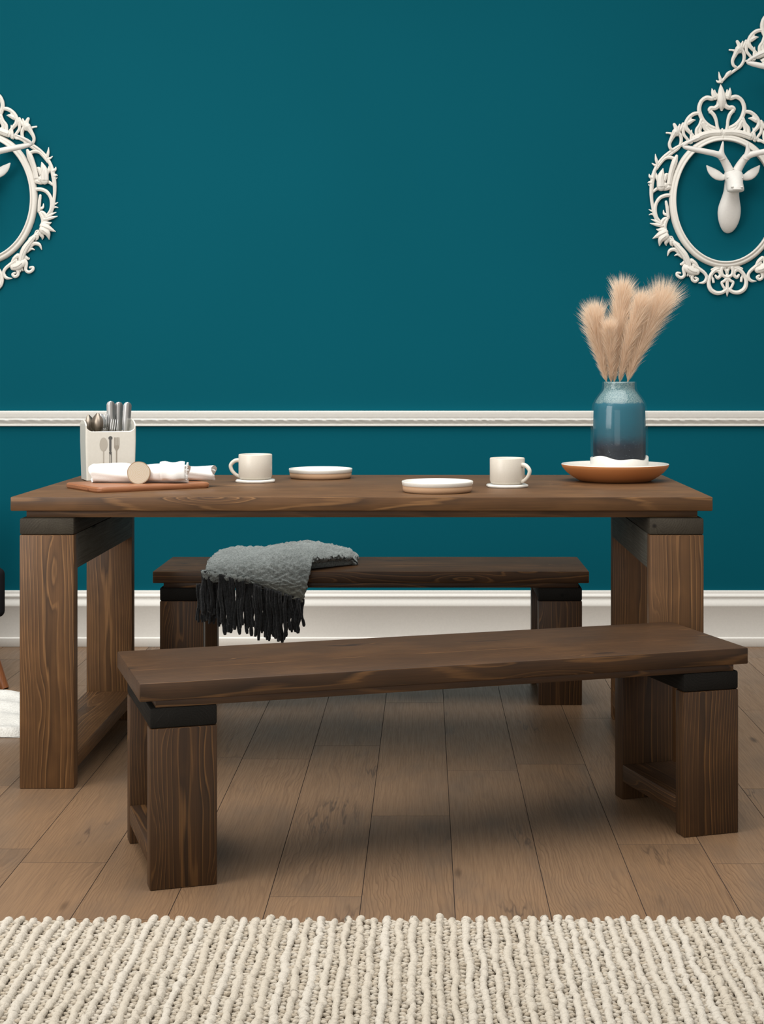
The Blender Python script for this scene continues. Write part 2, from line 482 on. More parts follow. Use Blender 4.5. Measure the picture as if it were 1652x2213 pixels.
def trestle_furniture(root, W, D, H, top_t, sub_t, apron, mw, mc, names, inset=.022, sub_in=.008):
    zc1 = H - top_t - sub_t; zc0 = zc1 - .043
    board(names[0], (0, W), (0, D), (H - top_t, H), 'x', mw, root, .003)
    board(names[1], (inset + .012, W - inset - .012), (sub_in, D - sub_in), (zc1, H - top_t), 'x', mw, root, .001)
    lw, lt = .140, .045
    y0, y1 = .006, D - .006
    for s in (0, 1):
        xa = inset if s == 0 else W - inset - lw
        xb = xa + lw
        board('crossbeam', (xa, xb), (y0, y1), (zc0, zc1), 'y', mc, root, .005)
        board('leg', (xa, xb), (y0, y0 + lt), (0, zc0), 'z', mw, root, .003, (wrnd.uniform(0, 60), wrnd.uniform(-.02, .02), wrnd.uniform(.05, .085)))
        board('leg', (xa, xb), (y1 - lt, y1), (0, zc0), 'z', mw, root, .003, (wrnd.uniform(0, 60), wrnd.uniform(-.02, .02), wrnd.uniform(.05, .085)))
        board('stretcher', (xa, xb), (y0 + lt, y1 - lt), (.045, .088), 'y', mw, root, .003)
        if apron:
            xi = (xb - .045, xb) if s == 0 else (xa, xa + .045)
            board('apron', xi, (y0 + lt, y1 - lt), (zc0 - .09, zc0), 'y', M['weathered_wood'], root, .002)

table = empty('dining_table', (-1.065, 4.033, 0), 0)
trestle_furniture(table, 1.802, .855, .75, .036, .019, True, M['table_wood'], M['charcoal_wood'], ('tabletop', 'top_frame'), sub_in=.03)
tag(table, 'large dark-stained wooden dining table with thick plank legs, set with crockery', 'table')

fb_rot = math.atan2(.126 * 3.4, 1.349)
bench = empty('bench', (-.588, 3.233, 0), fb_rot)
trestle_furniture(bench, 1.405, .395, .43, .038, .015, False, M['bench_wood'], M['black_wood'], ('seat', 'seat_frame'))
tag(bench, 'empty dark wooden bench standing at an angle in front of the table', 'bench', 'wooden benches')
bench2 = empty('bench', (-.875, 5.042, 0), 0)
trestle_furniture(bench2, 1.40, .395, .43, .038, .015, False, M['bench_wood'], M['black_wood'], ('seat', 'seat_frame'))
tag(bench2, 'dark wooden bench behind the table with a grey throw over it', 'bench', 'wooden benches')

# ------------------------------------------------------------ tableware
TZ = .75
def mug(x, y, z, ang, label):
    root = empty('mug', (x, y, z), ang)
    m = MB(); r = .0485; h = .073
    m.lathe([(0, .004), (r - .010, .0), (r - .006, .001), (r - .002, .005), (r, .011), (r, h - .002), (r - .0012, h), (r - .0030, h),
             (r - .0042, h - .002), (r - .0045, .012), (r - .010, .007), (0, .007)], 56)
    m.build('body', M['stoneware'], root)
    hm = MB()
    pts = catmull([(r - .002, 0, .055), (r + .012, 0, .053), (r + .024, 0, .041), (r + .021, 0, .026), (r + .010, 0, .014), (r - .002, 0, .008)], 6)
    n = len(pts)
    hm.tube(pts, [.0052 - .0014 * i / n for i in range(n)], 10, 1.25)
    hm.build('handle', M['stoneware'], root)
    tag(root, label, 'mug', 'cream mugs on coasters')
def coaster(x, y, label, rot):
    pts = []
    for k in range(8):
        a = 2 * math.pi * (k + .5) / 8
        for da in (-.10, .10):
            pts.append((.0590 * math.cos(a + da), .0590 * math.sin(a + da)))
    m = MB(); m.prism(pts, 0, .0085, .0025)
    o = auto_smooth(m.build('coaster', M['white_glaze'], None, True, (x, y, TZ)), 50)
    o.rotation_euler = (0, 0, rot)
    tag(o, label, 'coaster', 'white coasters')
coaster(-.494, 4.566, 'white octagonal coaster under the mug whose handle points to the caddy', .05)
coaster(.2275, 4.374, 'white octagonal coaster under the mug whose handle points to the vase', .12)
mug(-.494, 4.566, TZ + .0085, math.pi - .1, 'cream mug with handle on its left, nearer the cutlery caddy')
mug(.2275, 4.374, TZ + .0085, -.62, 'cream mug with handle on its right, nearer the blue vase')

def plate(x, y, label):
    root = empty('plate', (x, y, TZ))
    m = MB(); m.lathe([(0, 0), (.086, 0), (.0905, .002), (.0925, .006), (.0935, .019), (.090, .019)], 72)
    m.build('clay_base', M['raw_clay'], root)
    g = MB(); g.lathe([(.0934, .0175), (.0945, .0185), (.0958, .027), (.0952, .0292), (.0935, .0297), (.0918, .028), (.0895, .019), (.080, .0145), (0, .0135)], 72)
    g.build('glazed_rim', M['white_glaze'], root)
    tag(root, label, 'plate', 'shallow two-tone plates')
plate(-.316, 4.74, 'shallow white-glazed plate with bare clay base near the back edge of the table')
plate(.032, 4.205, 'shallow white-glazed plate with bare clay base near the front edge of the table')

# bowl and vase
BX, BY = .557, 4.62
bowl = empty('bowl', (BX, BY, TZ))
m = MB()
m.lathe([(0, 0), (.098, 0), (.108, .003), (.126, .014), (.143, .027), (.154, .040), (.1575, .048), (.1572, .0495)], 80)
m.build('clay_outside', M['terracotta'], bowl)
m = MB()
m.lathe([(.1572, .0495), (.156, .0508), (.153, .0500), (.146, .038), (.132, .024), (.112, .013), (.09, .0095), (0, .0085)], 80)
m.build('white_inside', M['white_glaze'], bowl)
tag(bowl, 'wide shallow terracotta bowl with white inside, holding the blue vase', 'bowl')

VX, VY, VZ = .569, 4.615, TZ + .0085
vase = empty('vase', (VX, VY, VZ))
m = MB()
vp = [(.0, .0), (.068, .0), (.0735, .002), (.0755, .008), (.0765, .03), (.0770, .10), (.0765, .17), (.0750, .205), (.0715, .2200), (.0635, .2345), (.0535, .2480), (.0470, .2570), (.0450, .2630), (.0445, .276),
      (.0455, .2805), (.044, .2825), (.0415, .281), (.0405, .262), (.044, .25), (.06, .228), (.070, .20), (.070, .03), (.0, .02)]
m.lathe(vp, 72)
m.build('body', M['vase'], vase)
m = MB()
m.lathe([(.070, .001), (.077, .002), (.0805, .008), (.0830, .03), (.0842, .10), (.0835, .165), (.0815, .200), (.0785, .2165), (.0715, .2310), (.0620, .2440), (.0540, .2550), (.0512, .2630), (.0505, .278), (.0490, .2825), (.0458, .2830)], 72)
m.build('glass_wall', M['glass'], vase)
m = MB(); vs = []; fs = []; n = 96
for i in range(n):
    a = 2 * math.pi * i / n
    h = .0605 + .0045 * math.sin(2 * a + .4) + .003 * math.sin(5 * a + 1.0)
    for (r, z) in ((.0800, .0015), (.0840, .012), (.0850, h * .6), (.0850, h - .001), (.0838, h), (.074, h)):
        vs.append((r * math.cos(a), r * math.sin(a), z))
for i in range(n):
    j = (i + 1) % n
    for k in range(5): fs.append((i * 6 + k, j * 6 + k, j * 6 + k + 1, i * 6 + k + 1))
m.add(vs, fs); m.build('white_foot', M['white_glaze'], vase)
tag(vase, 'tall teal glass-coated vase with crackled grey neck and white wavy foot', 'vase')

# pampas plumes
def plume(name_label, pts_px, half, count, seed, lean, dy):
    S = .001359
    rnd = random.Random(seed)
    base = Vector((VX, VY, 0))
    P = []
    for i, (px, py) in enumerate(pts_px):
        P.append(((px - 920) * S, VY + dy * i / (len(pts_px) - 1), CAMZ - (py - 800) * S))
    root = empty('pampas_plume', (P[0][0], P[0][1], P[0][2]))
    o0 = Vector(P[0])
    # the stalk runs on down into the vase
    down = [(VX + (P[0][0] - VX) * .5, VY + dy * .1, VZ + .03)] + P
    cur = [Vector(p) - o0 for p in catmull(down, 8)]
    st = MB(); n = len(cur)
    st.tube(cur, [.0016 * (1 - .75 * i / n) + .0003 for i in range(n)], 6)
    st.build('stalk', M['straw'], root)
    axis = [Vector(p) - o0 for p in catmull(P, 12)]
    na = len(axis)
    vs, fs, tn = [], [], []
    for i in range(count):
        u = .77 * rnd.random() ** .8
        k = min(int(u * (na - 1)), na - 2); fr = u * (na - 1) - k
        p = axis[k].lerp(axis[k + 1], fr)
        tg = (axis[k + 1] - axis[k]).normalized()
        env = math.sin(min(1, u / .55) * math.pi / 2) * (1 - .45 * max(0, (u - .6) / .4) ** 2)
        L = half * (1.1 + 1.7 * rnd.random()) * (.35 + .85 * env)
        a = rnd.uniform(0, 2 * math.pi)
        sx = tg.cross(Vector((0, 1, 0))).normalized(); sy = tg.cross(sx)
        out = sx * math.cos(a) + sy * math.sin(a)
        bias = sx * lean * rnd.random()
        spread = rnd.uniform(.08, .62)
        d0 = (tg * 1.0 + out * spread * .55).normalized()
        d1 = (tg * .85 + out * spread * .95 + bias).normalized()
        d2 = (tg * .70 + out * spread * .85 + bias * 1.3 + Vector((0, 0, -.15 * rnd.random()))).normalized()
        q = [p]; 
        seg = L / 4
        for dd in (d0, d0.lerp(d1, .6), d1, d2): q.append(q[-1] + dd * seg)
        w = rnd.uniform(.00022, .00045)
        side = (d1.cross(Vector((0, -1, 0))))
        side = side.normalized() if side.length > 1e-4 else Vector((1, 0, 0))
        side = (side + Vector((0, rnd.uniform(-.6, .6), 0))).normalized()
        b = len(vs); tone = min(1, max(0, rnd.gauss(.42 + .35 * u, .2)))
        ws = [w, w * 1.15, w, w * .7]
        for j in range(4):
            vs.append(q[j] - side * ws[j]); vs.append(q[j] + side * ws[j]); tn += [tone, tone]
        vs.append(q[4]); tn.append(tone)
        for j in range(3): fs.append((b + 2 * j, b + 2 * j + 1, b + 2 * j + 3, b + 2 * j + 2))
        fs.append((b + 6, b + 7, b + 8))
    o = mesh_obj('feathery_head', vs, fs, M['plume'], root)
    at = o.data.attributes.new('tone', 'FLOAT', 'POINT'); at.data.foreach_set('value', tn)
    tag(root, name_label, 'pampas grass', 'pampas plumes in the vase')
C4 = lambda x, y: (1200 + x * .2123, 590 + y * .2123)
plume('pampas plume leaning left, lowest and outermost on the cutlery side of the vase', [C4(525, 1120), C4(470, 860), C4(425, 640), C4(415, 470)], .034, 7000, 1, .0, .0)
plume('tallest upright beige pampas plume in the blue vase', [C4(600, 1120), C4(625, 760), C4(670, 420), C4(690, 170)], .034, 8000, 2, .0, .02)
plume('beige pampas plume between the tallest plume and the wide one leaning right', [C4(655, 1120), C4(715, 820), C4(810, 500), C4(870, 270)], .029, 6500, 3, .0, -.03)
plume('widest fluffy pampas plume leaning far right towards the oval frame', [C4(735, 1120), C4(800, 900), C4(950, 560), C4(1170, 200)], .045, 11000, 4, .25, .01)
plume('short beige pampas plume in front of the others, just above the vase mouth', [C4(570, 1120), C4(560, 900), C4(545, 700), C4(540, 560)], .024, 3600, 5, .0, -.035)

# cutlery caddy
CW, CD, CH, EAR = .148, .100, .145, .034
cad_loc = (-.941, 4.659, TZ); cad_rot = R(22)
caddy = empty('cutlery_caddy', cad_loc, cad_rot)
def caddy_body():
    per = []
    def side(p, q, n):
        for i in range(n):
            f = i / n
            per.append((p[0] + (q[0] - p[0]) * f, p[1] + (q[1] - p[1]) * f))
    hw, hd, c = CW / 2, CD / 2, .006
    cs = [(-hw, -hd), (hw, -hd), (hw, hd), (-hw, hd)]
    for i in range(4):
        a, b = Vector(cs[i]), Vector(cs[(i + 1) % 4]); d = (b - a).normalized()
        side(a + d * c, b - d * c, 26)
        nx = (Vector(cs[(i + 2) % 4]) - b).normalized()
        for k in range(5):
            f = k / 5; p0 = b - d * c; p2 = b + nx * c
            per.append(tuple((1 - f) ** 2 * p0 + 2 * f * (1 - f) * b + f * f * p2))
    def top(x, y):
        if abs(x) > hw - .0035:                       # the two high sides
            return CH + EAR * math.sqrt(max(0, 1 - (abs(y) / (hd + .004)) ** 2)) ** .8
        e = abs(x) - (hw - .020)
        return CH + (EAR * .30 * (e / .0165) ** 2 if e > 0 else 0)
    vs, fs = [], []
    n = len(per); t = .0045
    for (x, y) in per:
        h = top(x, y); d = math.hypot(x, y)
        ix = max(-hw + t, min(hw - t, x)); iy = max(-hd + t, min(hd - t, y))
        tp = 1.0 - .045
        for (px, py, z) in ((x * .9 * tp, y * .9 * tp, 0), (x * tp, y * tp, .003), (x * (tp + .02), y * (tp + .02), .05), (x, y, CH * .8), (x, y, h - .001), (x * .5 + ix * .5, y * .5 + iy * .5, h + .0008), (ix, iy, h - .001), (ix, iy, .008)):
            vs.append((px, py, z))
    for i in range(n):
        j = (i + 1) % n
        for k in range(7): fs.append((i * 8 + k, j * 8 + k, j * 8 + k + 1, i * 8 + k + 1))
    fs.append(tuple(i * 8 for i in range(n - 1, -1, -1)))
    fs.append(tuple(i * 8 + 7 for i in range(n)))
    return auto_smooth(mesh_obj('body', vs, fs, M['caddy'], caddy), 40)
caddy_shell = caddy_body()
def printed(name, outlines, mat):
    """flat decal just proud of the front face, x to the right and z up"""
    vs, fs = [], []
    for ol in outlines:
        b = len(vs)
        for (x, z) in ol:
            k = .955 + .02 * min(1, z / .05) + (.025 * max(0, (z - .05) / .066))
            k = min(k, 1.0)
            vs.append((x, -CD / 2 * k - .0007, z))
        fs.append(tuple(range(b, b + len(ol))))
    mesh_obj(name, vs, fs, mat, caddy_shell, smooth=False)
def ell(cx, cz, rx, rz, n=20, a0=0, a1=2 * math.pi): return [(cx + rx * math.cos(a0 + (a1 - a0) * i / n), cz + rz * math.sin(a0 + (a1 - a0) * i / n)) for i in range(n)]
def rect(x0, x1, z0, z1): return [(x0, z0), (x1, z0), (x1, z1), (x0, z1)]
printed('spoon_motif', [ell(-.022, .108, .0115, .020)[::1], rect(-.0235, -.0205, .03, .090)], M['print_grey'])
printed('knife_motif', [ell(-.002, .126, .006, .0055), rect(-.0055, .001, .088, .122), ell(-.002, .083, .004, .005), rect(-.0045, -.0025, .03, .080), rect(.0, .002, .03, .080)], M['print_dark'])
printed('fork_motif', [rect(.009 + .0042 * i, .0115 + .0042 * i, .104, .128) for i in range(4)] + [[(.009, .104), (.009, .098), (.0145, .088), (.0175, .088), (.0235, .098), (.0235, .104)], rect(.0143, .0177, .03, .088)], M['print_mid'])
tag(caddy, 'white ceramic cutlery caddy with printed spoon, knife and fork, holding cutlery', 'cutlery caddy')

cm = Matrix.Translation(cad_loc) @ Matrix.Rotation(cad_rot, 4, 'Z')
def blade_outline(mb, width_at, z0, z1, n, thick):
    """flat implement lofted upwards: width_at(f) -> half width, thick(f) -> half thickness, bow(f)"""
    vs, fs = [], []
    for i in range(n + 1):
        f = i / n; z = z0 + (z1 - z0) * f
        w, th, bow = width_at(f)
        vs += [(-w, bow, z), (0, bow - th, z), (w, bow, z), (0, bow + th, z)]
    for i in range(n):
        for k in range(4):
            k2 = (k + 1) % 4
            fs.append((i * 4 + k, i * 4 + k2, (i + 1) * 4 + k2, (i + 1) * 4 + k))
    fs.append((3, 2, 1, 0)); fs.append(tuple(n * 4 + k for k in range(4)))
    mb.add(vs, fs)
def place_cutlery(name, mb, x, y, tilt, yaw, mat, label, group):
    o = mb.build(name, mat)
    mtx = cm @ Matrix.Translation((x, y, .0095)) @ Matrix.Rotation(tilt, 4, 'Y') @ Matrix.Rotation(yaw, 4, 'Z')
    o.location = mtx.to_translation(); o.rotation_euler = mtx.to_euler()
    tag(o, label, name.replace('_', ' '), group)
def knife_mb(L):
    def w(f):
        if f < .45: return (.0055 + .001 * math.sin(f * 7), .0022, 0)
        g = (f - .45) / .55
        ww = .0075 + .0052 * min(1, g * 2.0)
        if g > .9: ww *= math.sqrt(max(.0, 1 - ((g - .9) / .1) ** 2)) * .9 + .1
        return (ww, .0008, 0)
    m = MB(); blade_outline(m, w, 0, L, 110, None)
    return m
def spoon_mb(L):
    def w(f):
        if f < .68: return (.0052 - .0022 * f / .68, .0013, 0)
        g = (f - .68) / .32
        ww = .003 + .0155 * math.sin(min(1, g * 1.02) * math.pi) ** .75
        if g > .97: ww = .004
        return (ww, .0012 + .0022 * math.sin(g * math.pi), -.006 * math.sin(g * math.pi))
    m = MB(); blade_outline(m, w, 0, L, 44, None)
    return m
def fork_mb(L):
    def w(f):
        if f < .82: return (.0052 - .0022 * f / .82, .0013, 0)
        g = (f - .82) / .18
        return (.003 + .0085 * math.sin(g * math.pi / 2), .0010, -.003 * g)
    m = MB(); zs = L - .042; blade_outline(m, w, 0, zs, 34, None)
    for k in range(4):
        x = (-1.5 + k) * .0062
        m.tube([(x, -.003, zs - .002), (x, -.0045, zs + .014), (x, -.003, zs + .030), (x, 0, zs + .042)], [.0019, .0019, .0016, .0007], 6)
    return m
g = 'cutlery in the white caddy'
place_cutlery('table_knife', knife_mb(.224), .013, .004, R(-1), .1, M['steel'], 'table knife with broad rounded tip, beside the forks', g)
place_cutlery('table_knife', knife_mb(.221), .031, .012, R(1), .1, M['steel'], 'middle one of the three upright table knives in the caddy', g)
place_cutlery('table_knife', knife_mb(.221), .044, .002, R(4), .15, M['steel'], 'table knife tilting outwards at the right end of the caddy', g)
place_cutlery('spoon', spoon_mb(.184), -.046, .012, R(-3), .5, M['steel_brown_refl'], 'dark spoon against the left wall of the caddy', g)
place_cutlery('spoon', spoon_mb(.189), -.038, -.010, R(2), -.4, M['steel_brown_refl'], 'spoon with a painted brown reflection, standing second from the left in the caddy', g)
place_cutlery('spoon', spoon_mb(.186), -.026, .018, R(3), .6, M['steel'], 'silver spoon standing between the dark spoons and the forks', g)
place_cutlery('fork', fork_mb(.186), -.016, -.008, R(2), .5, M['steel'], 'leftmost fork, tines turned, beside the spoons', g)
place_cutlery('fork', fork_mb(.189), -.003, .010, R(1), .8, M['steel'], 'tallest fork standing in front of the first knife', g)
place_cutlery('fork', fork_mb(.172), -.002, -.022, R(6), -.2, M['steel'], 'short bright fork with low tines at the front lip of the caddy', g)

# tray with napkins
A = Vector((-.866, 4.154)); B = Vector((-.590, 4.345)); Cc = Vector((-.978, 4.380))
tray_loc = (A.x, A.y, TZ); tray_rot = math.atan2(B.y - A.y, B.x - A.x)
trw, trd = (B - A).length, .235
def tray():
    ol = []
    c = .022
    for (cx, cy, a0) in ((trw - c, c, -90), (trw - c, trd - c, 0), (c, trd - c, 90), (c, c, 180)):
        for k in range(5):
            a = R(a0 + 90 * k / 4)
            ol.append((cx + c * math.cos(a), cy + c * math.sin(a)))
    m = MB(); m.prism(ol, 0, .015, .004)
    o = m.build('serving_board', M['tray_wood'], None, True, tray_loc); o.rotation_euler = (0, 0, tray_rot)
    set_gco(o, 'x'); auto_smooth(o, 40)
    tag(o, 'reddish-brown wooden serving board under the rolled white napkins', 'serving board')
tray()
NZ = TZ + .0155
def napkin_roll(x0, x1, y, prof, seed, label, skew=0.0, hem=False):
    root = empty('napkin', ((x0 + x1) / 2, y, NZ), 0)
    rnd = random.Random(seed); L = x1 - x0; n = 44; seg = 36
    vs, fs = [], []
    for i in range(n + 1):
        f = i / n
        r = prof(f)
        for k in range(seg):
            a = 2 * math.pi * k / seg
            w = 1 + .05 * math.sin(3 * a + 5 * f + seed) + .035 * math.sin(7 * a - 9 * f)
            rz = r * w; ry = r * 1.12 * w
            if math.sin(a) < -.3: rz *= .96
            vs.append((-L / 2 + L * f + .006 * math.sin(a * 2) * (1 if f in (0, 1) else 0), ry * math.cos(a) + skew * (f - .5), max(0, r * .97 + rz * math.sin(a))))
    for i in range(n):
        for k in range(seg):
            k2 = (k + 1) % seg
            fs.append((i * seg + k, (i + 1) * seg + k, (i + 1) * seg + k2, i * seg + k2))
    # spiral ends, layers pulled inwards
    for end, i in ((0, 0), (1, n)):
        base = i * seg; prev = [base + k for k in range(seg)]
        r = prof(f=end); cx = -L / 2 + L * end
        for q, (sc, dx) in enumerate(((.86, .002), (.80, .010), (.60, .010), (.55, .003), (.35, .004), (.30, .012))):
            cur = []
            for k in range(seg):
                v = vs[base + k]; cy, cz = skew * (end - .5), r * .97
                cur.append(len(vs)); vs.append((v[0] + dx * (1 if end == 0 else -1), cy + (v[1] - cy) * sc, cz + (v[2] - cz) * sc))
            for k in range(seg):
                k2 = (k + 1) % seg
                fs.append((prev[k], prev[k2], cur[k2], cur[k]) if end else (prev[k2], prev[k], cur[k], cur[k2]))
            prev = cur
        fs.append(tuple(prev) if end else tuple(reversed(prev)))
    mesh_obj('cloth_roll', vs, fs, M['napkin'], root)
    if hem:
        # loose frayed corner that falls over the edge of the roll
        m = MB(); fv, ff = [], []
        W = 10; H = 8
        for j in range(H + 1):
            for i in range(W + 1):
                s = i / W; tt = j / H
                x = L / 2 - .075 + .068 * s + .006 * tt
                a = R(95 + 118 * tt)
                rr = prof(.85) * 1.14 + .0015 + .002 * math.sin(9 * s + 3 * tt)
                fv.append((x, rr * 1.12 * math.cos(a) + skew * .35, max(.001, prof(.85) + rr * math.sin(a))))
        for j in range(H):
            for i in range(W):
                q = j * (W + 1) + i; ff.append((q, q + 1, q + W + 2, q + W + 1))
        flap = o = mesh_obj('loose_flap', fv, ff, M['napkin'], root)
        md = o.modifiers.new('thick', 'SOLIDIFY'); md.thickness = .0016
        rnd = random.Random(3)
        for j in range(H * 3):
            tt = j / (H * 3); a = R(95 + 118 * tt); rr = prof(.85) * 1.14 + .0015
            p = (L / 2 - .001, rr * 1.12 * math.cos(a) + skew * .35, max(.002, prof(.85) + rr * math.sin(a)))
            m.tube([p, (p[0] + .003, p[1] - .001, max(.001, p[2] - .001)), (p[0] + .004 + .003 * rnd.random(), p[1] - .001, max(.001, p[2] - .004 * rnd.random()))], .0006, 5)
        m.build('frayed_hem', M['napkin'], flap)
    tag(root, label, 'napkin', 'rolled white napkins')
napkin_roll(-.922, -.655, 4.338, lambda f: .0265 - .0035 * math.exp(-((f - .50) / .10) ** 2) - .004 * max(0, f - .6) + (-.003 if f < .02 else 0), 1,
            'white rolled napkin held by the wood-slice ring, nearer the front of the board', -.02, True)
napkin_roll(-.800, -.592, 4.412, lambda f: .0215 + .001 * math.sin(6 * f), 4, 'second white rolled napkin lying behind the ringed one, sticking out to its right', -.02)
ringo = empty('napkin_ring', (-.786, 4.338, NZ))
m = MB()
pts = [(0, .0295 * math.cos(2 * math.pi * k / 32), .0245 + .0262 * math.sin(2 * math.pi * k / 32)) for k in range(33)]
m.tube(pts, .0016, 6, 3.0, (1, 0, 0), cap=False); m.build('band', M['straw'], ringo)
def disc(nm, r0, r1, y0, y1, mat, parent, loc):
    m = MB(); n = 80
    rr = [1 + .010 * math.sin(3 * k * 2 * math.pi / n + 1) + .008 * math.sin(7 * k * 2 * math.pi / n) for k in range(n)]
    vs, fs = [], []
    for k in range(n):
        a = 2 * math.pi * k / n; c, s = math.cos(a) * rr[k], math.sin(a) * rr[k]
        for (r, y) in ((r0, y0), (r1, y0), (r1, y1), (r0, y1)): vs.append((r * c, y, r * s))
    for k in range(n):
        j = (k + 1) % n
        for q in range(4):
            q2 = (q + 1) % 4
            if r0 == 0 and q == 3: continue
            fs.append((k * 4 + q, k * 4 + q2, j * 4 + q2, j * 4 + q))
    m.add(vs, fs)
    return auto_smooth(m.build(nm, mat, parent, True, loc), 40)
dc = (.002, -.0375, .0285)
disc('wood_slice', 0, .0292, -.0045, .0045, M['slice'], ringo, dc).rotation_euler = (R(-8), 0, R(4))
disc('bark_edge', .0290, .0315, -.0042, .0042, M['bark'], ringo, dc).rotation_euler = (R(-8), 0, R(4))
tag(ringo, 'pale round wood-slice napkin ring with bark edge around the front napkin', 'napkin ring')

# ------------------------------------------------------ throw on the back bench
def throw():
    BZ = .43; YF = 5.042
    root = empty('throw_blanket', (-.47, 5.2, BZ))
    o0 = Vector((-.47, 5.2, BZ))
    NU, NV = 150, 150
    S = .001482
    def lerp_tab(tab, x):
        if x <= tab[0][0]: return tab[0][1]
        for (a, b), (c, d) in zip(tab, tab[1:]):
            if x <= c:
                f = (x - a) / (c - a); f = f * f * (3 - 2 * f) * .5 + f * .5
                return b + (d - b) * f
        return tab[-1][1]
    htab = [(0, .028), (.06, .034), (.16, .043), (.30, .050), (.42, .060), (.62, .061), (.80, .058), (.93, .050), (1, .036)]
    X0, X1 = (446 - 920) * S, (768 - 920) * S * 1.03
    hem0, hem1 = 1.075 - (1236 - 800) * S, 1.075 - (1300 - 800) * S
    uend = .725
    verts, faces, hemw = [], [], []
    hemline = []
    def vnoise(x, y):
        return math.sin(x * 61 + 3 * math.sin(y * 23)) * .5 + math.sin(y * 53 + 2 * math.sin(x * 37)) * .5
    for i in range(NU + 1):
        u = i / NU
        h = lerp_tab(htab, u)
        edge = min(1, (1 - u) / .05); h *= math.sqrt(max(.05, 1 - (1 - edge) ** 2))
        x = X0 + (X1 - X0) * u
        yb = YF + .335 - .03 * u
        if u <= uend:
            t = u / uend
            zh = hem0 + (hem1 - hem0) * (t ** 1.15)
            yf = YF - .022
            path = [(yb, BZ + .002), (yb + .012, BZ + h * .5), (yb - .02, BZ + h * .97), (YF + .20, BZ + h), (YF + .10, BZ + h * .92), (YF + .03, BZ + h * .66 + .006),
                    (yf + .003, BZ + h * .35), (yf - .012, BZ - .02), (yf - .016, BZ + (zh - BZ) * .6), (yf - .014, zh)]
            xin = -(.017) * t                                # side edge swings inwards towards the hem
        else:
            t = (u - uend) / (1 - uend)
            yf = YF + .012 + .15 * t
            path = [(yb, BZ + .002), (yb + .012, BZ + h * .5), (yb - .02, BZ + h * .97), (yf + (yb - yf) * .55, BZ + h), (yf + (yb - yf) * .3, BZ + h * .98), (yf + .02, BZ + h * .88),
                    (yf, BZ + h * .66), (yf + .006, BZ + h * .50), (yf + .022, BZ + h * .42), (yf + .03, BZ + h * .38)]
            xin = 0
        pp = catmull(path, 15)
        for j, (y, z) in enumerate(pp):
            v = j / (len(pp) - 1)
            nz = vnoise(x * 3, v * 2.2) * .0035 + random.Random(i * 999 + j).uniform(-.0016, .0016)
            slump = .006 * math.sin(u * 11 + v * 3)
            dropf = max(0, (v - .66) / .34) if u <= uend else 0
            verts.append(Vector((x + xin * dropf * 1.6 + (-.010 * dropf if u < .1 else 0), y - nz * dropf, z + (nz + slump * (1 if .15 < v < .6 else 0)) * (1 - dropf))) - o0)
            hemw.append(max(0, dropf - .35) * 1.2 * min(1, u * 1.6))
        if u <= uend: hemline.append(Vector(verts[-1]))
    NVp = len(pp)
    for i in range(NU):
        for j in range(NVp - 1):
            if (i + 1) / NU > uend and i / NU <= uend and j > NVp * .62: continue
            a = i * NVp + j; faces.append((a, a + 1, a + NVp + 1, a + NVp))
    o = mesh_obj('woven_cloth', verts, faces, M['wool'], root)
    at = o.data.attributes.new('hem', 'FLOAT', 'POINT'); at.data.foreach_set('value', hemw)
    md = o.modifiers.new('thick', 'SOLIDIFY'); md.thickness = .010; md.offset = -1
    # under layer of the fold showing at the open end
    m = MB(); vs2, fs2 = [], []
    n2 = 40
    for i in range(n2 + 1):
        t = i / n2; x = X0 + (X1 - X0) * (.62 + .375 * t) ; yf = YF + .010 + .15 * t
        for k in range(9):
            a = R(-95 + 190 * k / 8)
            vs2.append(Vector((x, yf + .014 - .016 * math.cos(a), BZ + .0135 + .0125 * math.sin(a))) - o0)
        vs2.append(Vector((x, yf + .13, BZ + .022)) - o0)
    for i in range(n2):
        for k in range(9): fs2.append((i * 10 + k, i * 10 + k + 1, (i + 1) * 10 + k + 1, (i + 1) * 10 + k))
    m.add(vs2, fs2); m.build('lower_fold', M['wool'], root)
    # fringe
    rnd = random.Random(9)
    def tassel(p, L, r, dy):
        m = MB(); n = 9; pts = []; ph = rnd.uniform(0, 6); lean = rnd.uniform(-.06, .06)
        for k in range(n + 1):
            f = k / n
            pts.append((p.x + lean * L * f + .003 * math.sin(f * 7 + ph), p.y + dy + .003 * math.sin(f * 5 + ph), p.z + .010 - (L + .006) * f))
        rr = [r * (.85 + .10 * math.sin(k * 1.7 + ph)) for k in range(n)] + [r * .6]
        m.tube(catmull(pts, 2), [rr[min(n, k // 2)] for k in range(2 * n + 1)], 7)
        m.build('tassel', M['tassel'], root)
    N = 85
    for k in range(N):
        f = (k + rnd.uniform(.2, .8)) / N
        p = hemline[int(f * (len(hemline) - 1))]
        zb = lerp_tab([(0, 1330), (.12, 1342), (.25, 1365), (.45, 1362), (.62, 1382), (.8, 1384), (.92, 1360), (1, 1362)], f)
        L = (p.z + BZ) - (1.075 - (zb - 800) * S) + rnd.uniform(-.028, .012)
        tassel(p, L, rnd.uniform(.0052, .0074), rnd.uniform(-.010, .004))
    for k in range(14):          # fringe of the lower layer at the outer side
        f = k / 13
        p = Vector((hemline[0].x - .012 + .075 * f, hemline[0].y + .012, hemline[0].z - .045))
        tassel(p, .105 + rnd.uniform(-.01, .02), .0050, 0)
    tag(root, 'grey woollen throw with black fringe folded over the back bench', 'throw blanket')
throw()

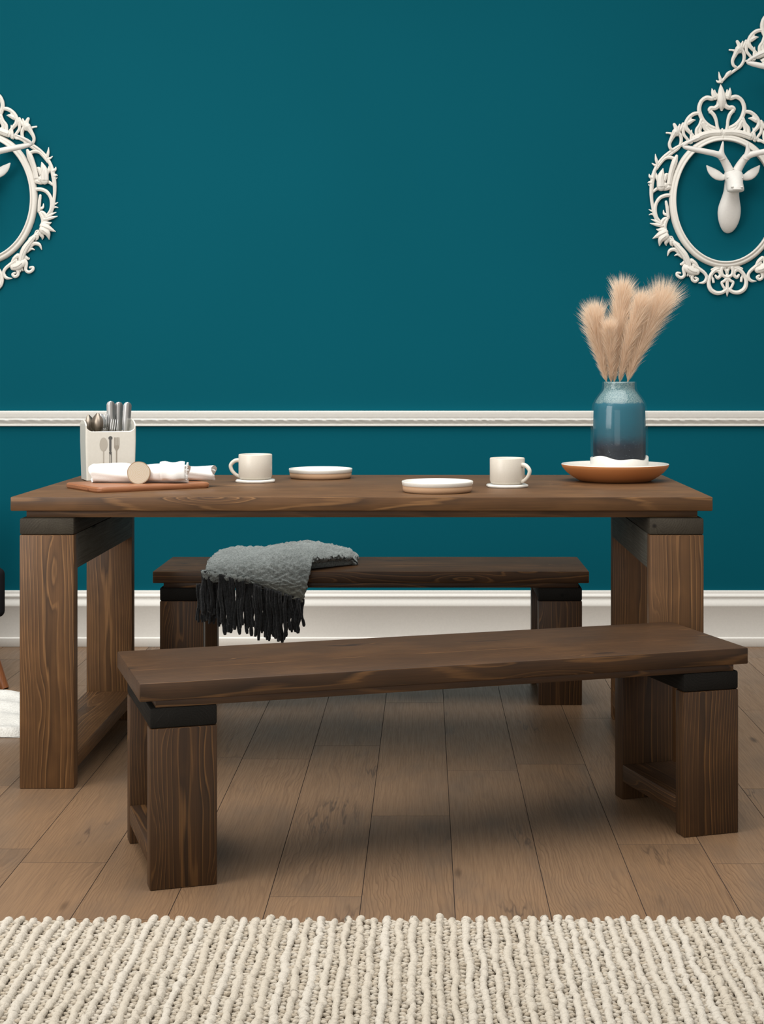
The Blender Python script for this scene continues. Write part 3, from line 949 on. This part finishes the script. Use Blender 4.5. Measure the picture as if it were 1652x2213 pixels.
# ---------------------------------------------------------------- front rug
def rug():
    rnd = random.Random(77)
    x0, x1, y0, y1 = -1.12, .93, 2.30, 3.035
    pitch = .0252
    V, Fc, T = [], [], []
    mb = MB()
    def flush(tone):
        k = len(mb.v) - len(T)
        T.extend([tone] * k)
    n = int((x1 - x0) / pitch)
    for i in range(n):
        xc = x0 + (i + .5) * pitch
        yend = y1 + rnd.uniform(-.010, .010); y = y0
        # thick loose yarn: a chain of puffs
        pts, rad = [], []
        drift = rnd.uniform(0, 6)
        tone = rnd.uniform(.55, .95)
        while y < yend:
            L = rnd.choice((.009, .012, .015, .020, .028)) * rnd.uniform(.85, 1.15); r = rnd.uniform(.0070, .0102)
            k = max(5, int(L / .0028))
            dx = rnd.uniform(-.0020, .0020); dz = rnd.uniform(-.002, .0025)
            for q in range(k):
                f = q / k
                pts.append((xc + .002 * math.sin(y * 30 + drift) + dx, min(y + L * f, yend), .0135 + dz))
                rad.append(r * (.62 + .38 * math.sin(math.pi * min(.97, f + .03)) ** .5))
            y += L
        for q in range(3): pts.append((xc, yend + .002 * (q + 1), .0125 - .003 * q)); rad.append(.0085 - .0026 * q)
        mb.tube(pts, rad, 10, .85); flush(tone)
        # finer stitched yarn between the thick cords
        ys = y0 + rnd.uniform(0, .006); xm = xc + pitch / 2; s = 1
        while ys < yend - .004:
            L = rnd.uniform(.0068, .0100)
            mb.ellipsoid((xm + rnd.uniform(-.0015, .0015) + .0022 * s, ys, .0112 + rnd.uniform(-.0015, .002)), rnd.uniform(.0066, .0094), L * .52, rnd.uniform(.0042, .0056), 7, 4, s * rnd.uniform(.15, .55))
            flush(rnd.uniform(.1, .8)); ys += L; s = -s
    mb.add([(x0, y0, .001), (x1, y0, .001), (x1, y1 - .004, .001), (x0, y1 - .004, .001), (x0, y0, .0075), (x1, y0, .0075), (x1, y1 - .004, .0075), (x0, y1 - .004, .0075)],
           [(3, 2, 1, 0), (4, 5, 6, 7), (0, 1, 5, 4), (1, 2, 6, 5), (2, 3, 7, 6), (3, 0, 4, 7)]); flush(.05)
    o = mb.build('rug', M['rug'])
    at = o.data.attributes.new('tone', 'FLOAT', 'POINT'); at.data.foreach_set('value', T)
    tag(o, 'chunky cream woven wool rug on the floor in front of the bench', 'rug')
rug()

# ------------------------------------------------- white rug and chair at the side
def shag():
    rnd = random.Random(4)
    x0, x1, y0, y1 = -1.92, -1.165, 4.60, 5.14
    NX, NY = 110, 60
    vs, fs = [], []
    def hh(x, y):
        return .024 + .006 * math.sin(y * 40 + 3 * math.sin(x * 5)) + .004 * math.sin(x * 23 + y * 9)
    for i in range(NX + 1):
        for j in range(NY + 1):
            u, v = i / NX, j / NY
            x = x0 + (x1 - x0) * u; y = y0 + (y1 - y0) * v
            ex = min(u, 1 - u) * (x1 - x0); ey = min(v, 1 - v) * (y1 - y0)
            # rounded corner
            rc = .06
            if ex < rc and ey < rc:
                cx = x0 + rc if u < .5 else x1 - rc; cy = y0 + rc if v < .5 else y1 - rc
                dx, dy = x - cx, y - cy; mx = max(abs(dx), abs(dy)); d = math.hypot(dx, dy)
                if d > 1e-6: x = cx + dx * mx / d; y = cy + dy * mx / d
            e = min(ex, ey); k = math.sqrt(max(0, 1 - (1 - min(1, e / .02)) ** 2))
            vs.append((x, y, .002 + (hh(x, y) + rnd.uniform(-.001, .001)) * k))
    for i in range(NX):
        for j in range(NY):
            a = i * (NY + 1) + j; fs.append((a, a + NY + 1, a + NY + 2, a + 1))
    b = len(vs); nb = []
    vs += [(x0, y0, .001), (x1 - .01, y0, .001), (x1 - .01, y1, .001), (x0, y1, .001)]
    fs.append((b + 3, b + 2, b + 1, b))
    tag(mesh_obj('fluffy_rug', vs, fs, M['shag']), 'fluffy white rug at the far left, partly behind the table leg', 'rug')
shag()

def armchair():
    root = empty('armchair', (-1.430, 5.36, 0), R(25))
    def rbox(name, bx, by, bz, bev, mat):
        o = board(name, bx, by, bz, 'x', mat, root, bev, None, 5); return o
    rbox('seat', (-.60, -.062), (.0, .50), (.225, .37), .03, M['black_fabric'])
    rbox('backrest', (-.64, -.02), (.50, .60), (.28, .60), .04, M['black_fabric'])
    rbox('armrest', (-.06, .0), (.0, .50), (.232, .400), .022, M['black_fabric'])
    rbox('armrest', (-.662, -.602), (.0, .50), (.232, .400), .022, M['black_fabric'])
    for (tx, ty, fx, fy) in ((-.085, .04, -.012, -.050), (-.575, .04, -.65, -.050), (-.085, .50, -.03, .58), (-.575, .50, -.63, .58)):
        m = MB()
        m.tube([(tx, ty, .245), (tx * .5 + fx * .5, ty * .5 + fy * .5, .12), (fx, fy, 0)], [.024, .020, .0145], 14)
        o = m.build('leg', M['chair_wood'], root); set_gco(o, 'z'); auto_smooth(o, 50)
    tag(root, 'black upholstered chair with tapered orange-brown leg at the far left edge', 'armchair')
armchair()

# ------------------------------------------------------ ornate frames and deer
WPX = WALL / F                        # metres per pixel on the wall
CU = .16465 * WPX                     # metres per traced unit
OX, OY = 1130, 820
TILT = R(1.9)
def loc2(x, y):
    """traced point -> frame coordinates (x right, z up) with the lean taken out"""
    dx, dy = (x - OX) * CU, -(y - OY) * CU
    c, s = math.cos(-TILT), math.sin(-TILT)
    return (dx * c - dy * s, dx * s + dy * c)
U = lambda x, y: (x, y - 1822)        # points traced on the upper enlargement

SIDE = [  # (points, widths)
    ([(640, 40), (590, 70), (500, 120), (430, 165), (330, 245), (255, 335), (205, 440), (180, 560), (168, 690), (172, 800), (188, 900), (215, 1010), (260, 1090), (310, 1150)], [34, 42, 46, 44, 44, 42, 50, 60, 54, 46, 46, 50, 46, 40]),
    ([(250, 340), (232, 280), (222, 205)], [40, 40, 10]), ([(240, 360), (205, 345), (178, 325)], [36, 30, 12]),
    ([(180, 520), (150, 500), (140, 470)], [50, 40, 14]), ([(170, 580), (140, 575), (124, 580)], [46, 34, 12]), ([(175, 620), (150, 615), (132, 605)], [46, 30, 12]),
    ([(485, 300), (455, 262), (400, 250), (340, 268), (285, 330), (240, 400)], [60, 50, 46, 44, 40, 30]),
    ([(500, 230), (470, 310), (440, 400), (415, 500), (398, 610)], [40, 80, 76, 70, 70]),
    ([(290, 640), (285, 540), (300, 470), (322, 395)], [110, 100, 80, 14]), ([(330, 560), (360, 480), (392, 470)], [60, 50, 14]), ([(300, 600), (245, 520), (225, 445)], [60, 50, 20]),
    ([(340, 620), (300, 650), (240, 660), (190, 700)], [90, 56, 44, 34]), ([(395, 640), (345, 660), (300, 655)], [70, 56, 44]),
    ([(400, 745), (340, 752), (275, 785), (228, 860), (218, 950), (238, 1040), (300, 1110)], [50, 52, 50, 46, 46, 46, 40]),
    ([(360, 830), (372, 900), (380, 960), (390, 1040)], [36, 44, 44, 40]), ([(385, 900), (352, 860)], [30, 14]), ([(370, 1000), (335, 985), (328, 940)], [44, 34, 14]),
    ([(290, 1130), (315, 1080), (350, 1050), (390, 1050)], [50, 50, 46, 30]),
    ([(330, 1150), (230, 1130), (152, 1112)], [50, 44, 10]), ([(300, 1120), (230, 1085), (165, 1060)], [46, 36, 10]), ([(230, 1010), (175, 990), (140, 1000)], [36, 26, 10]), ([(200, 960), (165, 945), (138, 930)], [30, 24, 10]),
    ([(370, 1060), (345, 1130), (345, 1200), (385, 1290), (450, 1350), (520, 1400)], [50, 54, 52, 50, 54, 60]),
    ([(345, 1230), (280, 1260), (190, 1310)], [90, 80, 14]), ([(350, 1280), (290, 1330), (275, 1405)], [100, 80, 16]), ([(340, 1190), (280, 1200), (240, 1190)], [70, 56, 16]),
    ([(380, 1320), (360, 1370), (365, 1400)], [70, 50, 16]), ([(430, 1345), (430, 1385), (450, 1410)], [60, 44, 18]),
    ([(400, 1290), (440, 1290), (480, 1370)], [20, 18, 14]),
    ([(470, 1370), (540, 1450), (600, 1530), (640, 1620), (660, 1700)], [60, 80, 90, 84, 70]),
    ([(560, 1510), (480, 1455), (410, 1470), (382, 1535)], [70, 54, 46, 14]), ([(580, 1550), (520, 1520), (475, 1535)], [60, 40, 14]), ([(610, 1620), (560, 1650), (550, 1640)], [60, 34, 14]),
    ([(640, 1640), (590, 1700), (600, 1790), (560, 1825), (510, 1800), (505, 1765), (545, 1765)], [60, 50, 44, 44, 42, 38, 30]),
    ([(690, 1600), (740, 1640), (780, 1700)], [60, 56, 40]), ([(640, 1700), (700, 1740), (760, 1750)], [110, 110, 90]), ([(700, 1700), (660, 1770), (640, 1800)], [70, 50, 20]), ([(720, 1760), (680, 1800), (690, 1820)], [60, 44, 20]),
    ([(760, 1730), (710, 1790), (705, 1850), (745, 1875), (775, 1845), (745, 1825)], [50, 46, 44, 42, 38, 34]),
    ([(720, 1660), (800, 1715), (860, 1760), (890, 1810), (880, 1860), (845, 1890), (785, 1895)], [50, 50, 46, 44, 44, 40, 10]), ([(880, 1850), (905, 1840), (925, 1830)], [40, 44, 40]),
]
BOTTOM = [
    ([(1110, 1700), (1040, 1710), (975, 1755), (930, 1830), (920, 1910), (950, 1985), (1020, 2025), (1090, 2020), (1140, 1990), (1165, 1960)], [40, 54, 54, 52, 56, 60, 58, 52, 50, 40]),
    ([(960, 1790), (985, 1890), (985, 1830)], [20, 34, 14]), ([(1000, 1740), (1050, 1740), (1075, 1790), (1040, 1830), (1010, 1800)], [36, 46, 48, 44, 34]),
    ([(1165, 1830), (1120, 1870), (1090, 1890), (1110, 1940), (1140, 1980)], [50, 40, 36, 36, 30]),
    ([(1095, 1690), (1085, 1740), (1105, 1795), (1165, 1822)], [46, 46, 44, 44]), ([(1120, 1690), (1150, 1730), (1165, 1760)], [30, 44, 44]),
    ([(960, 1720), (1040, 1690), (1130, 1690)], [30, 44, 50]),
]
AXIS_STROKES = [([(1162, 1800), (1163, 1900), (1164, 2000), (1164, 2068)], [56, 48, 46, 10])]
CREST = [
    (list(map(lambda p: U(*p), [(1010, 1290), (960, 1300), (890, 1290), (825, 1335), (795, 1420), (805, 1500), (850, 1590), (920, 1655), (1000, 1690)])), [40, 62, 60, 56, 58, 60, 60, 58, 50]),
    (list(map(lambda p: U(*p), [(1060, 1330), (1045, 1390), (1000, 1425), (950, 1425), (930, 1450), (955, 1470)])), [70, 66, 60, 56, 52, 44]),
    (list(map(lambda p: U(*p), [(945, 1470), (990, 1520), (1018, 1590), (1030, 1660), (1050, 1740)])), [50, 52, 46, 44, 50]),
    (list(map(lambda p: U(*p), [(960, 1490), (925, 1485)])), [34, 14]), (list(map(lambda p: U(*p), [(1000, 1290), (975, 1230), (962, 1170)])), [70, 56, 12]), (list(map(lambda p: U(*p), [(1030, 1280), (1005, 1230), (1000, 1190)])), [60, 44, 20]),
    (list(map(lambda p: U(*p), [(800, 1490), (730, 1500), (665, 1545), (625, 1610), (620, 1680), (670, 1740), (720, 1790)])), [44, 54, 52, 54, 60, 52, 40]),
    (list(map(lambda p: U(*p), [(650, 1620), (700, 1590), (745, 1580)])), [60, 50, 14]), (list(map(lambda p: U(*p), [(680, 1560), (660, 1620)])), [40, 30]),
    (list(map(lambda p: U(*p), [(825, 1580), (800, 1650), (760, 1710), (760, 1780)])), [50, 48, 46, 50]),
    (list(map(lambda p: U(*p), [(840, 1620), (880, 1700), (940, 1740)])), [70, 60, 60]), (list(map(lambda p: U(*p), [(900, 1650), (930, 1700), (1010, 1730)])), [60, 50, 56]), (list(map(lambda p: U(*p), [(830, 1620), (800, 1730), (860, 1790)])), [56, 50, 60]),
    (list(map(lambda p: U(*p), [(730, 1830), (850, 1780), (960, 1755), (1075, 1750)])), [90, 90, 80, 90]),
    (list(map(lambda p: U(*p), [(690, 1870), (690, 1790), (697, 1712)])), [50, 40, 12]), (list(map(lambda p: U(*p), [(590, 1660), (590, 1760), (640, 1830), (680, 1880)])), [50, 44, 40, 40]),
]
FLOURISH = [
    (list(map(lambda p: U(*p), [(368, 1748), (410, 1752), (470, 1770)])), [26, 28, 50]), (list(map(lambda p: U(*p), [(468, 1640), (490, 1690), (495, 1760)])), [44, 60, 80]), (list(map(lambda p: U(*p), [(540, 1640), (520, 1700), (500, 1760)])), [22, 46, 70]),
    (list(map(lambda p: U(*p), [(480, 1740), (440, 1810), (405, 1890), (415, 1950), (450, 1975)])), [90, 60, 46, 42, 36]),
    (list(map(lambda p: U(*p), [(510, 1730), (555, 1800), (555, 1880), (520, 1950), (450, 2005), (390, 2050), (330, 2095)])), [60, 50, 44, 42, 42, 38, 36]),
    (list(map(lambda p: U(*p), [(585, 1630), (560, 1690), (530, 1730)])), [40, 46, 40]), (list(map(lambda p: U(*p), [(585, 1895), (640, 1885)])), [30, 34]),
]
FINIAL = [(list(map(lambda p: U(*p), [(1062, 1115), (1066, 1170), (1072, 1240), (1076, 1320), (1080, 1400), (1082, 1445)])), [14, 60, 100, 120, 90, 40]),
          (list(map(lambda p: U(*p), [(1086, 1700), (1086, 1740), (1088, 1820)])), [30, 70, 70])]

def strokes_mesh(strokes, mirror=True, jitter=.0):
    m = MB()
    for k, (pts, w) in enumerate(strokes):
        P = [(*loc2(*p), wi * CU / 2) for p, wi in zip(pts, w)]
        if strokes is FINIAL: P = [(0.0, z, r) for _, z, r in P]
        for sgn in (mirror if isinstance(mirror, tuple) else (1, -1) if mirror else (1,)):
            Q = catmull([(x * sgn, z, r) for x, z, r in P], 6)
            base = .0045 + (k % 5) * .0009
            pts3 = [(x, -(base + max(.0006, r) * .55), z) for x, z, r in Q]
            rad = [max(.0006, r) for _, _, r in Q]
            # rounded ends
            m.tube(pts3, rad, 10, .62, (0, -1, 0))
            for e in (0, -1):
                p = pts3[e]; r = rad[e]
                m.ellipsoid((p[0], p[1], p[2]), r * .98, r * .60, r * .98, 8, 6)
            if rad[len(rad) // 2] > .0055:        # raised rib along the broad leaves
                m.tube([(x, y - max(.0006, r) * .55, z) for (x, y, z), r in zip(pts3, rad)], [r * .28 for r in rad], 6, .8, (0, -1, 0))
    return m
def oval_ring(a0=0, a1=360):
    """moulded ring; profile from the inner lip outwards: (offset, height)"""
    prof = [(0, .0015), (0, .020), (3, .0225), (14, .0235), (24, .022), (28, .018), (36, .0165), (46, .0185), (60, .018), (74, .0145), (82, .011), (90, .006), (90, .0015)]
    A0, B0 = 640 * CU, 790 * CU
    m = MB(); n = 128 if a1 - a0 >= 360 else 60; full = a1 - a0 >= 360
    vs, fs = [], []; k = len(prof)
    cnt = n if full else n + 1
    for i in range(cnt):
        a = R(a0 + (a1 - a0) * i / n)
        for (d, h) in prof:
            vs.append(((A0 + d * CU) * math.cos(a), -h, (B0 + d * CU) * math.sin(a)))
    for i in range(n):
        j = (i + 1) % cnt
        for q in range(k - 1): fs.append((i * k + q, i * k + q + 1, j * k + q + 1, j * k + q))
    m.add(vs, fs)
    return m
def place_wall(o, px, py, tilt):
    o.location = ((px - 920) * WPX, WALL - .0005, CAMZ - (py - 800) * WPX)
    o.rotation_euler = (0, -tilt, 0)

frame = empty('oval_picture_frame')
oval_ring().build('oval_moulding', M['plaster'], frame)
strokes_mesh(SIDE, (1,)).build('side_scrollwork', M['plaster'], frame); strokes_mesh(SIDE, (-1,)).build('side_scrollwork', M['plaster'], frame)
ob_ = strokes_mesh(BOTTOM); ax = strokes_mesh(AXIS_STROKES, False); ob_.add(ax.v, ax.f); ob_.build('bottom_scrollwork', M['plaster'], frame)
cr = strokes_mesh(CREST + FLOURISH); fi = strokes_mesh(FINIAL, False); cr.add(fi.v, fi.f); cr.build('crest', M['plaster'], frame)
O_R = (1380 + .16465 * OX, 300 + .16465 * OY)
place_wall(frame, *O_R, TILT)
tag(frame, 'ornate white oval frame on the wall above the pampas vase', 'picture frame', 'ornate white wall ornaments')
frame2 = copy_tree(frame); place_wall(frame2, -38, 428, R(1.0))
tag(frame2, 'ornate white oval frame cut off at the left edge, above the cutlery caddy', 'picture frame')

crest = empty('wall_crest')
cr = strokes_mesh(CREST + FLOURISH[:4] + FLOURISH[5:]); cr.add(fi.v, fi.f); cr.build('scrolled_crest', M['plaster'], crest)
oval_ring(62, 118).build('arched_moulding', M['plaster'], crest)
tail = strokes_mesh([FLOURISH[4], ([(330, 273), (300, 300), (262, 345)], [36, 40, 34]), ([(262, 345), (240, 290), (228, 215)], [44, 40, 10]), ([(255, 345), (215, 345), (195, 325)], [40, 34, 12]), ([(380, 210), (345, 245), (310, 290)], [34, 56, 40])], (1,))
tail.build('leafy_tail', M['plaster'], crest)
place_wall(crest, O_R[0] + 136, O_R[1] - 179, TILT)
tag(crest, 'broken-off white scrolled crest high on the wall at the upper right edge', 'wall ornament', 'ornate white wall ornaments')

def deer():
    root = empty('deer_wall_mount')
    DX, DY = 1195, 640                      # local origin in traced units
    L = lambda x, y: ((x - DX) * CU, -(y - DY) * CU)
    def loft(name, rings, sub=2):
        m = MB(); seg = 16; vs, fs = [], []
        for (cx, yy, rx, depth, back) in rings:
            x, z = L(cx, yy)
            yc = -(depth + back) / 2; ry = (depth - back) / 2
            for k in range(seg):
                a = 2 * math.pi * k / seg
                vs.append((x + rx * CU * math.cos(a), yc + ry * math.sin(a), z))
        for i in range(len(rings) - 1):
            for k in range(seg):
                k2 = (k + 1) % seg
                fs.append((i * seg + k, i * seg + k2, (i + 1) * seg + k2, (i + 1) * seg + k))
        fs.append(tuple(range(seg - 1, -1, -1))); fs.append(tuple((len(rings) - 1) * seg + k for k in range(seg)))
        m.add(vs, fs); o = m.build(name, M['deer_white'], root)
        md = o.modifiers.new('sub', 'SUBSURF'); md.levels = sub; md.render_levels = sub
        return o
    # egg-shaped neck that ends on the wall
    loft('neck', [(1172, 1243, 14, .010, .001), (1172, 1232, 50, .020, .001), (1172, 1190, 95, .034, .001), (1174, 1110, 134, .048, .001), (1174, 1010, 156, .058, .001), (1176, 920, 154, .064, .001), (1182, 830, 130, .068, .001), (1190, 750, 108, .074, .002), (1200, 680, 100, .078, .004), (1206, 560, 100, .075, .01), (1210, 470, 80, .06, .02)])
    # head: broad brow, tapering muzzle pointing at the room
    head = loft('head', [(1212, 424, 60, .062, .030), (1212, 440, 104, .078, .022), (1212, 480, 126, .096, .018), (1212, 540, 124, .112, .02), (1212, 600, 108, .124, .03), (1210, 650, 110, .136, .045), (1209, 700, 116, .142, .06), (1208, 728, 110, .140, .07), (1207, 742, 84, .134, .08)])
    for s in (-1, 1):
        x, z = L(1209 + s * 62, 684); nose = MB(); nose.ellipsoid((x, -.1345, z), 19 * CU, .007, 12 * CU, 12, 8); nose.build('nostril', M['deer_white'], head)
        x, z = L(1212 + s * 104, 548); eye = MB(); eye.ellipsoid((x + -s * 12 * CU, -.090, z), 18 * CU, .010, 13 * CU, 12, 8); eye.build('eye', M['deer_white'], head)
    x, z = L(1209, 716); nose = MB(); nose.ellipsoid((x, -.1385, z), 66 * CU, .0045, 9 * CU, 16, 8); nose.build('lip', M['deer_white'], head)
    for s in (-1, 1):
        e = MB()
        pts = [(95, 520, .062), (150, 528, .060), (220, 498, .060), (290, 440, .056), (347, 372, .052)]
        rr = [26, 46, 62, 48, 6]
        P = catmull([(*L(1212 + s * dx, yy), d, r * CU) for (dx, yy, d), r in zip(pts, rr)], 6)
        e.tube([(x, -d, z) for x, z, d, r in P], [r for *_, r in P], 12, .35, (0, -1, 0))
        e.build('ear', M['deer_white'], head)
        a = MB()
        beam = [(48, 450, .062, 60), (85, 380, .066, 55), (130, 310, .074, 50), (170, 265, .084, 48), (250, 240, .094, 40), (380, 215, .100, 38), (510, 190, .102, 36), (610, 165, .100, 32), (656, 146, .098, 26), (640, 118, .104, 22), (580, 84, .114, 20), (520, 58, .122, 15), (470, 40, .128, 8)]
        P = catmull([(*L(1206 + s * dx, yy), d, r * CU) for dx, yy, d, r in beam], 6)
        a.tube([(x, -d, z) for x, z, d, r in P], [r for *_, r in P], 14)
        tine = [(150, 300, .080, 48), (170, 230, .088, 40), (165, 170, .094, 26), (160, 120, .098, 18), (156, 82, .100, 7)]
        P = catmull([(*L(1206 + s * dx, yy), d, r * CU) for dx, yy, d, r in tine], 6)
        a.tube([(x, -d, z) for x, z, d, r in P], [r for *_, r in P], 12)
        a.build('antler', M['deer_white'], head)
    return root
d1 = deer()
def place_deer(o, px, py, tilt):
    o.location = ((px - 920) * WPX, WALL, CAMZ - (py - 800) * WPX); o.rotation_euler = (0, -tilt, 0)
D_R = (1380 + .16465 * 1195, 300 + .16465 * 640)
place_deer(d1, *D_R, 0)
tag(d1, 'white stag head hanging inside the oval frame above the pampas vase', 'deer head', 'white stag heads')
d2 = copy_tree(d1); place_deer(d2, -30, 400, R(0))
tag(d2, 'white stag head in the left-edge frame, only an ear and antler showing', 'deer head')
d3 = copy_tree(d1); place_deer(d3, D_R[0] + 136, D_R[1] - 179, 0)
tag(d3, 'white stag head below the upper right crest, only an antler tip showing', 'deer head')

# ------------------------------------------------------------------ lights
def area(name, loc, target, sx, sy, power, col=(1, 1, 1)):
    d = bpy.data.lights.new(name, 'AREA'); d.shape = 'RECTANGLE'; d.size = sx; d.size_y = sy; d.energy = power; d.color = col
    o = bpy.data.objects.new(name, d); COL.objects.link(o); o.location = loc
    o.rotation_euler = (Vector(target) - Vector(loc)).to_track_quat('-Z', 'Y').to_euler()
    return o
area('window_light', (-3.1, 1.7, 2.1), (.2, 4.9, .8), 2.0, 2.4, 108, (1, .97, .93))
area('ceiling_softbox', (-.3, 3.7, 3.5), (-.2, 4.4, 0), 4.4, 3.4, 135, (1, .97, .94)).data.spread = R(120)
area('studio_softbox', (-1.2, -1.6, 1.5), (.1, 5.0, .5), 2.6, 2.0, 26, (1, .97, .94))
w = bpy.data.worlds.new('room_ambient'); scene.world = w; w.use_nodes = True
w.node_tree.nodes['Background'].inputs[0].default_value = (1.0, .97, .93, 1)
w.node_tree.nodes['Background'].inputs[1].default_value = .62

# ------------------------------------------------------------------ camera
cd = bpy.data.cameras.new('camera'); cam = bpy.data.objects.new('camera', cd); COL.objects.link(cam)
cam.location = (0, 0, CAMZ); cam.rotation_euler = (R(90), 0, 0)
cd.sensor_fit = 'HORIZONTAL'; cd.sensor_width = 36; cd.lens = 36 * F / 1652
cd.shift_x = (826 - 920) / 1652; cd.shift_y = (800 - 1106.5) / 1652
cd.clip_start = .05
scene.camera = cam
scene.view_settings.view_transform = 'Standard'; scene.view_settings.look = 'None'
scene.view_settings.gamma = 1; scene.view_settings.exposure = -0.29
try: scene.view_settings.use_curve_mapping = False
except Exception: pass
